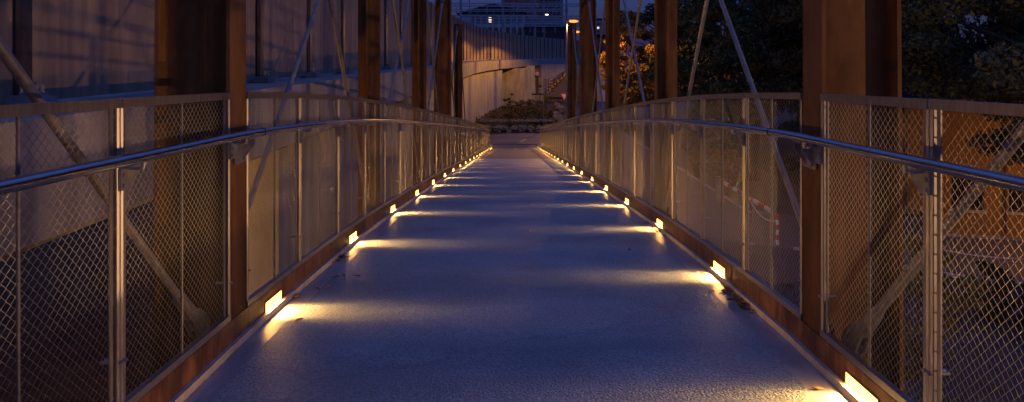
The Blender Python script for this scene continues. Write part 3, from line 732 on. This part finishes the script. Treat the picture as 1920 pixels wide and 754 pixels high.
# ------------------------------------------------------------------ street lamps
def street_lamp(x, y, h, arm, label, energy, cone=165, lcol=(1,.42,.08), aim=None):
    t = empty('street_lamp', (x,y,0)); tag(t, label, 'street lamp', 'sodium street lamps')
    b = MB(); b.path([(0,0,0),(0,0,1.2),(0,0,h-.02)],1,12,rad=[.10,.075,.05]); b.tube((0,0,0),(0,0,.03),.17,.17,12); b.build('pole', M['galv'], t, smooth=True)
    b = MB(); b.path([(0,0,h-.03),(arm*.3,0,h+.02),(arm*.75,0,h+.03)],.03,8); b.build('arm', M['galv'], t, smooth=True)
    sx = 1 if arm > 0 else -1
    b = MB(); b.prism([(arm*.72,-.12,h-.02),(arm+sx*.32,-.09,h-.02),(arm+sx*.32,-.09,h+.05),(arm*.72,-.12,h+.10)],(0,.22,0)); b.build('lamp_head', M['dark'], t, bevel=.015)
    b = MB(); b.ball((arm+sx*.02,0,h-.05),.27,14,8,0,(1.25,.62,.42)); b.build('lamp_glass', M['lit_or'], t, smooth=True)
    ld = bpy.data.lights.new('lamp_light','SPOT'); ld.spot_size = R(cone); ld.spot_blend = .06; ld.energy = energy; ld.color = lcol; ld.shadow_soft_size = .10
    if not aim:      # street luminaire: throws most of its light sideways
        ld.use_nodes = True; N = ld.node_tree.nodes; Lk = ld.node_tree.links
        g = N.new('ShaderNodeNewGeometry'); sp = N.new('ShaderNodeSeparateXYZ'); Lk.new(g.outputs['Incoming'], sp.inputs[0])
        ab = N.new('ShaderNodeMath'); ab.operation = 'ABSOLUTE'; Lk.new(sp.outputs[2], ab.inputs[0])
        su = N.new('ShaderNodeMath'); su.operation = 'SUBTRACT'; su.inputs[0].default_value = 1; Lk.new(ab.outputs[0], su.inputs[1])
        pw = N.new('ShaderNodeMath'); pw.operation = 'POWER'; pw.inputs[1].default_value = 2; Lk.new(su.outputs[0], pw.inputs[0])
        ma = N.new('ShaderNodeMath'); ma.operation = 'ADD'; ma.inputs[1].default_value = .05; Lk.new(pw.outputs[0], ma.inputs[0])
        mr = N.new('ShaderNodeMapRange'); mr.interpolation_type = 'SMOOTHSTEP'; mr.inputs[1].default_value = .12; mr.inputs[2].default_value = .20; mr.inputs[3].default_value = .05; mr.inputs[4].default_value = 1; Lk.new(ab.outputs[0], mr.inputs[0])
        mt = N.new('ShaderNodeMath'); mt.operation = 'MULTIPLY'; Lk.new(ma.outputs[0], mt.inputs[0]); Lk.new(mr.outputs[0], mt.inputs[1])
        Lk.new(mt.outputs[0], N['Emission'].inputs['Strength'])
    lo = bpy.data.objects.new('lamp_light', ld); COL.objects.link(lo); lo.parent = t; lo.location = (arm+sx*.04,0,h-.30)
    if aim: lo.rotation_euler = Vector(aim).to_track_quat('-Z','Y').to_euler()
    return t
street_lamp(3.80, 50, 8.60, .50, 'nearer street lamp with a bright orange head beyond the ramp, beside the last right post', 6200, 179)
street_lamp(5.45, 67, 8.42, .62, 'farther street lamp with a glowing orange head, lower in view than the other', 6500, 179)
street_lamp(17.2, 18.6, 2.5, -.5, 'low street lamp outside the frame before the ochre house', 150, 178, (1,.42,.06), (-.1,1,-.12))
street_lamp(11.5, -5.0, 3.9, -.5, 'low street lamp behind the viewpoint on the right of the bridge', 2300, 125, (1,.56,.28), (-1,.55,.12))

street_lamp(-6.2, 4.6, 2.6, .4, 'unseen low lamp added under the viaduct for a warm glow, outside the frame on the left', 520, 178, (1,.45,.12), (.25,1,-.45))  # added lamp, never in view: warms the dark ground behind the lower left mesh
# ------------------------------------------------------------------ parking furniture, right
def bollard(x,y,label):
    t = empty('bollard',(x,y,0)); tag(t,label,'bollard','striped bollards by the path')
    for i in range(6):
        b = MB(); b.tube((0,0,.16*i),(0,0,.16*(i+1)-.0005),.045,.045,12); b.build('band', M['red'] if i%2 else M['white'], t, smooth=True)
    b = MB(); b.ball((0,0,.97),.048,10,6); b.build('cap', M['red'], t, smooth=True)
bollard(8.35,21.7,'red and white striped bollard behind the wire mesh on the right')
t = empty('barrier_boom',(8.45,28.2,0)); tag(t,'red and white striped barrier arm beside the path on the right','barrier')
b = MB(); b.box(-.14,.14,-.14,.14,0,1.02); b.build('housing', M['galv'], t, bevel=.02)
for i in range(10):
    b = MB(); b.sbox(-.04,.04,-.15-.56*i,-.15-.56*(i+1)+.001,.83,.95,.83,.95); b.build('stripe', M['red'] if i%2==0 else M['white'], t)
b = MB(); b.tube((0,-5.7,0),(0,-5.7,.84),.03,.03,8); b.build('rest_post', M['galv'], t)
def chain(p, q, sag, label, grp):
    b = MB(); n = int((Vector(q)-Vector(p)).length/.075)
    for i in range(n):
        f0, f1 = i/n, (i+1.25)/n
        def pt(f): v = Vector(p).lerp(Vector(q), min(1,f)); v.z -= sag*4*f*(1-f); return v
        c0, c1 = pt(f0), pt(f1); d = (c1-c0).normalized(); sd = d.cross(Vector((0,0,1))).normalized(); up = sd.cross(d)
        w = sd if i%2 else up
        b.path([c0+w*.014, c1+w*.014, ], .006, 4); b.path([c0-w*.014, c1-w*.014], .006, 4)
    o = b.build('chain', M['white'], None); tag(o,label,'chain',grp)
chain((8.35,21.7,.78),(8.45,24.6,.86),.28,'sagging chain between the striped bollard and the barrier arm','barrier chains')
for i,(x,y) in enumerate([(11.2,18.9),(14.0,17.6),(16.8,16.3)]):
    b = MB(); b.tube((0,0,0),(0,0,.85),.04,.04,10); b.ball((0,0,.87),.05,10,6); o = b.build('chain_post', M['dark'], loc=(x,y,0)); tag(o, f'dark post holding the chain before the ochre house, {ordn[i]} from the left','post','chain posts before the house')
chain((11.2,18.9,.80),(14.0,17.6,.80),.16,'red and white chain sagging before the ochre house','barrier chains')
chain((14.0,17.6,.80),(16.8,16.3,.80),.16,'chain continuing past the frame edge before the ochre house','barrier chains')
t = empty('waste_container',(12.1,21.3,0)); t.rotation_euler = (0,0,-.3); tag(t,'dark blue waste container beside the ochre house','container')
b = MB(); b.prism([(-.5,-.35,.12),(.5,-.35,.12),(.58,-.35,1.05),(-.58,-.35,1.05)],(0,.7,0)); b.build('bin', mat('container_blue',(.03,.05,.09),.5), t, bevel=.02)
b = MB(); b.prism([(-.61,-.38,1.055),(.61,-.38,1.055),(.55,-.38,1.16),(-.55,-.38,1.16)],(0,.76,0)); b.build('lid', M['dark'], t, bevel=.02)
b = MB()
for xx in (-.4,.4):
    for yy in (-.25,.25): b.tube((xx-.02,yy,.07),(xx+.02,yy,.07),.07,.07,10)
b.build('wheel', M['black'], t)

# ------------------------------------------------------------------ ochre house
h0 = Vector((13.2,22.95,0)); h1 = Vector((34,17.9,0)); hd = (h1-h0).normalized(); hn = Vector((hd.y,-hd.x,0))  # outward normal towards the street
ang = math.atan2(hd.y,hd.x)
t = empty('ochre_house', h0, ang); tag(t,'ochre plastered house with shaded windows behind the right railing','house')
Lh = (h1-h0).length
# wall with window openings (local x along the facade, -y outwards)
wins = []
def fx(px):       # picture column -> distance along the facade
    k = (px-965)/1280; return (k*h0.y-h0.x)/(hd.x-k*hd.y)
for (a, c) in ((1784,1845),(1891,1952),(2005,2066),(2130,2200)): wins.append((fx(a),fx(c),.92,2.05))
b = MB(); x = 0
for (a, c, z0, z1) in wins:
    b.box(x,a,0,.3,.12,4.6); b.box(a,c,0.0,.3,.12,z0); b.box(a,c,0.0,.3,z1,4.6); x = c
b.box(x,Lh,0,.3,.12,4.6); b.box(0,.3,.301,8,.12,4.6)
b.build('wall', M['ochre'], t)
b = MB(); b.box(-.01,Lh,-.02,.29,0,.118); b.build('plinth', M['conc'], t)
b = MB(); b.prism([(-.5,-.6,4.601),(-.5,4,6.3),(-.5,8.5,4.601)],(Lh+1,0,0)); b.build('roof', M['roof'], t)
for (a, c, z0, z1) in wins:
    w = MB(); w.box(a+.001,a+.06,.10,.16,z0,z1); w.box(c-.06,c-.001,.10,.16,z0,z1); w.box(a+.061,c-.061,.10,.16,z1-.06,z1-.001); w.box(a+.061,c-.061,.10,.16,z0+.001,z0+.06); w.box((a+c)/2-.03,(a+c)/2+.03,.101,.159,z0+.061,z1-.061)
    f = w.build('window', M['wood'], t)
    w = MB(); w.box(a+.062,c-.062,.12,.13,z0+.062,z1-.062); w.build('pane', M['glass'], f)
    w = MB(); w.box(a-.10,c+.10,-.07,.095,z0-.075,z0-.001); w.build('sill', M['conc_b'], f)
    w = MB()
    for i in range(1,9): w.tube((a+(c-a)*i/9,.05,z0),(a+(c-a)*i/9,.05,z1),.011,.011,6)
    for zz in (z0+.25,z1-.25): w.box(a,c,.044,.056,zz,zz+.015)
    w.build('window_bars', M['dark'], f)
b = MB(); dx = fx(1888)-.06; b.tube((dx,-.06,.15),(dx,-.06,4.5),.05,.05,10); b.build('drainpipe', M['wood'], t, smooth=True)

# ------------------------------------------------------------------ far buildings and railway gantries
def px(x, y, Z): p = P(x,y,Z); return p
def building(name, x0, x1, ytop, Z, depth, mt, label, cat='building', rows=0, cols=0, wy=None, wx=None, litset=(), gable=False, winmat=None, base=0):
    X0 = (x0-965)/1280*Z; X1 = (x1-965)/1280*Z; zt = E-(ytop-105)/1280*Z
    t = empty(name, ((X0+X1)/2, Z, base)); tag(t, label, cat, 'buildings beyond the railway'); w = (X1-X0)/2
    b = MB(); b.box(-w,w,0,depth,0,zt-base); b.build('wall', mt, t)
    if gable: b = MB(); b.prism([(-w-.8,-.8,zt-base+.01),(w+.8,-.8,zt-base+.01),(0,-.8,zt-base+w*.32)],(0,depth+1,0)); b.build('roof', M['roof'], t)
    else: b = MB(); b.box(-w-.2,w+.2,-.25,depth+.2,zt-base+.005,zt-base+.5); b.build('roof', M['roof'], t)
    if rows:
        za, zb = [E-(v-105)/1280*Z-base for v in wy]; xa, xb = [(v-965)/1280*Z-(X0+X1)/2 for v in wx]
        for r_ in range(rows):
            for c_ in range(cols):
                cx = xa+(xb-xa)*(c_+.5)/cols; cz = zb+(za-zb)*(r_+.5)/rows; ww = (xb-xa)/cols*.3; hh = (za-zb)/rows*.33
                f = MB(); f.box(cx-ww,cx+ww,-.08,-.005,cz-hh,cz+hh); fo = f.build('window', winmat or M['white'], t)
                f = MB(); f.box(cx-ww*.78,cx+ww*.78,-.10,-.085,cz-hh*.85,cz+hh*.85); f.build('pane', M['lit_w'] if (r_,c_) in litset else M['glass'], fo)
    return t
building('warehouse', 862, 985, 26, 150, 20, M['cream'], 'pale railway shed with a low gable roof and one lit window, above the barrier', rows=2, cols=9, wy=(28,68), wx=(880,980), litset={(1,3)}, gable=True, winmat=M['dark'])
building('brick_building', 940, 1012, -45, 185, 20, M['brick'], 'red brick office block with rows of white framed windows, top centre', rows=5, cols=9, wy=(-42,16), wx=(972,1010), winmat=M['white'])
building('office_block', 1006, 1056, -40, 200, 20, M['conc'], 'large plain grey block behind the railway gantries', rows=5, cols=5, wy=(-35,30), wx=(1012,1052), winmat=M['dark'])
building('station_shed', 985, 1062, 52, 140, 10, M['dark'], 'low dark station shed behind the far barrier panels', rows=1, cols=9, wy=(54,66), wx=(990,1060), winmat=M['dark'])
building('red_shop', 1118, 1160, 70, 118, 10, M['brick'], 'red fronted shop seen between the two deep right posts', rows=2, cols=3, wy=(80,140), wx=(1119,1158), winmat=M['red'])
building('glass_block', 1108, 1134, 38, 190, 10, M['ltsteel'], 'narrow far block with dotted lit windows between the right posts', rows=7, cols=3, wy=(42,90), wx=(1110,1133), litset={(5,1),(2,0)}, winmat=M['dark'])
t = empty('shop_sign', P(1121,149,112)); tag(t,'white rectangular sign board on a post before the red shop','sign')
b = MB(); b.box(-.55,.55,0,.12,-.55,.55); b.build('board', M['white'], t)
b = MB(); b.box(-.3,.3,-.02,-.005,-.2,.25); b.build('emblem', M['dark'], t)
b = MB(); b.tube((0,.06,-4.6),(0,.06,-.551),.07,.07,8); b.build('post', M['galv'], t)
b = MB(); b.box(P(1140,185,84)[0],P(1215,185,84)[0],84,85.2,0,.75); o = b.build('hedge_wall', M['dark']); tag(o,'low dark wall along the far street below the golden tree','wall')
b = MB(); b.box(P(1110,170,96)[0],P(1240,170,96)[0],96,98,0,.5); o = b.build('planter', M['conc']); tag(o,'low pale planter wall on the far side of the street','planter')
def gantry(Z, xs, ybeams, label, wcol=.18):
    X = [(x-965)/1280*Z for x in xs]; zb = E-.5
    t = empty('rail_gantry', (X[0], Z, zb)); tag(t, label, 'gantry', 'railway gantries')
    for x in X:
        b = MB(); zt = E-(-30-105)/1280*Z-zb; b.box(x-X[0]-wcol,x-X[0]+wcol,-.03,.03,0,zt); b.box(x-X[0]-wcol,x-X[0]-wcol+.05,-.18,.18,0,zt); b.box(x-X[0]+wcol-.05,x-X[0]+wcol,-.18,.18,0,zt); b.build('column', M['ltsteel'], t)
    for yb2 in ybeams:
        z = E-(yb2-105)/1280*Z-zb; b = MB()
        for dz_ in (0,.38): b.box(min(X)-X[0]-4,max(X)-X[0]+5,-.21,-.19,z+dz_,z+dz_+.17)
        n = 26; w0 = min(X)-X[0]-4; w1 = max(X)-X[0]+5
        for i in range(n): xa = w0+(w1-w0)*i/n; xb = w0+(w1-w0)*(i+1)/n; b.tube((xa,-.2,z+(.05 if i%2 else .42)),(xb,-.2,z+(.42 if i%2 else .05)),.03,.03,4)
        b.build('beam', M['ltsteel'], t)
        b = MB()
        for i in range(7):
            xa = w0+(w1-w0)*(i+.6)/7; b.tube((xa,-.2,z),(xa,-.2,z-.9),.05,.05,5)
            for q_ in range(4): b.tube((xa,-.2,z-.9+.12*q_),(xa,-.2,z-.86+.12*q_),.11,.11,8)
        b.build('insulator', M['ltsteel'], t)
gantry(95, (864,943), (13,36), 'nearest steel railway gantry with two lattice beams above the barrier', .16)
gantry(112, (1003,1062), (13,36,50), 'second railway gantry to the right, with three beams', .16)
gantry(140, (880,963,1020), (22,44), 'farther thin railway gantry in front of the sheds', .10)
t = empty('yard_lamp', P(1022,75,135)); tag(t,'thin mast with a small white lamp in the railway yard','lamp')
b = MB(); b.tube((0,0,0),(0,0,5.0),.06,.05,6); b.build('mast', M['galv'], t)
b = MB(); b.ball((.35,0,5.0),.22,8,6,0,(1.6,.8,.5)); b.build('lamp_head', M['lit_w2'], t)

# ------------------------------------------------------------------ world, sun, camera
W = bpy.data.worlds.new('World'); S.world = W; W.use_nodes = True; nt = W.node_tree
bg = nt.nodes['Background']; sky = nt.nodes.new('ShaderNodeTexSky'); sky.sky_type = 'NISHITA'; sky.sun_disc = False
sky.sun_elevation = R(1.0); sky.sun_rotation = R(200); sky.altitude = 400; sky.ozone_density = 3.0; sky.dust_density = .3
sky.sun_rotation = R(180)
# dusk: the dim blue dome overhead is brighter than the band near the horizon ahead
mx = nt.nodes.new('ShaderNodeMix'); mx.data_type = 'RGBA'; mx.blend_type = 'MULTIPLY'; mx.inputs[0].default_value = 1; mx.inputs[7].default_value = (.24,.28,.84,1)
nt.links.new(sky.outputs[0], mx.inputs[6])
tc = nt.nodes.new('ShaderNodeTexCoord'); sp = nt.nodes.new('ShaderNodeSeparateXYZ'); nt.links.new(tc.outputs['Generated'], sp.inputs[0])
rp = nt.nodes.new('ShaderNodeValToRGB'); rp.color_ramp.elements[0].position = .06; rp.color_ramp.elements[0].color = (0,.006,.06,1)
rp.color_ramp.elements[1].position = .55; rp.color_ramp.elements[1].color = (*[c*SKYK for c in (.058,.105,.36)],1)
nt.links.new(sp.outputs[2], rp.inputs[0])
ad = nt.nodes.new('ShaderNodeMix'); ad.data_type = 'RGBA'; ad.blend_type = 'ADD'; ad.inputs[0].default_value = 1
sc_ = nt.nodes.new('ShaderNodeMix'); sc_.data_type = 'RGBA'; sc_.blend_type = 'MULTIPLY'; sc_.inputs[0].default_value = 1; sc_.inputs[7].default_value = (6.6667,6.6667,6.6667,1)
nt.links.new(rp.outputs[0], sc_.inputs[6])
nt.links.new(mx.outputs[2], ad.inputs[6]); nt.links.new(sc_.outputs[2], ad.inputs[7])
nt.links.new(ad.outputs[2], bg.inputs[0]); bg.inputs[1].default_value = .15

cam = bpy.data.cameras.new('camera'); co = bpy.data.objects.new('camera', cam); COL.objects.link(co)
cam.sensor_width = 36; cam.lens = 24; cam.shift_x = -5/1920; cam.shift_y = -272/1920
cam.clip_start = .05; cam.clip_end = 1500
co.location = (0,0,E); co.rotation_euler = (R(90),0,0); S.camera = co
S.view_settings.view_transform = 'Standard'; S.view_settings.look = 'None'; S.view_settings.exposure = 0; S.view_settings.gamma = 1
S.render.engine = 'CYCLES'; S.cycles.use_denoising = True; S.cycles.max_bounces = 6; S.cycles.sample_clamp_indirect = 4
S.cycles.use_light_tree = True
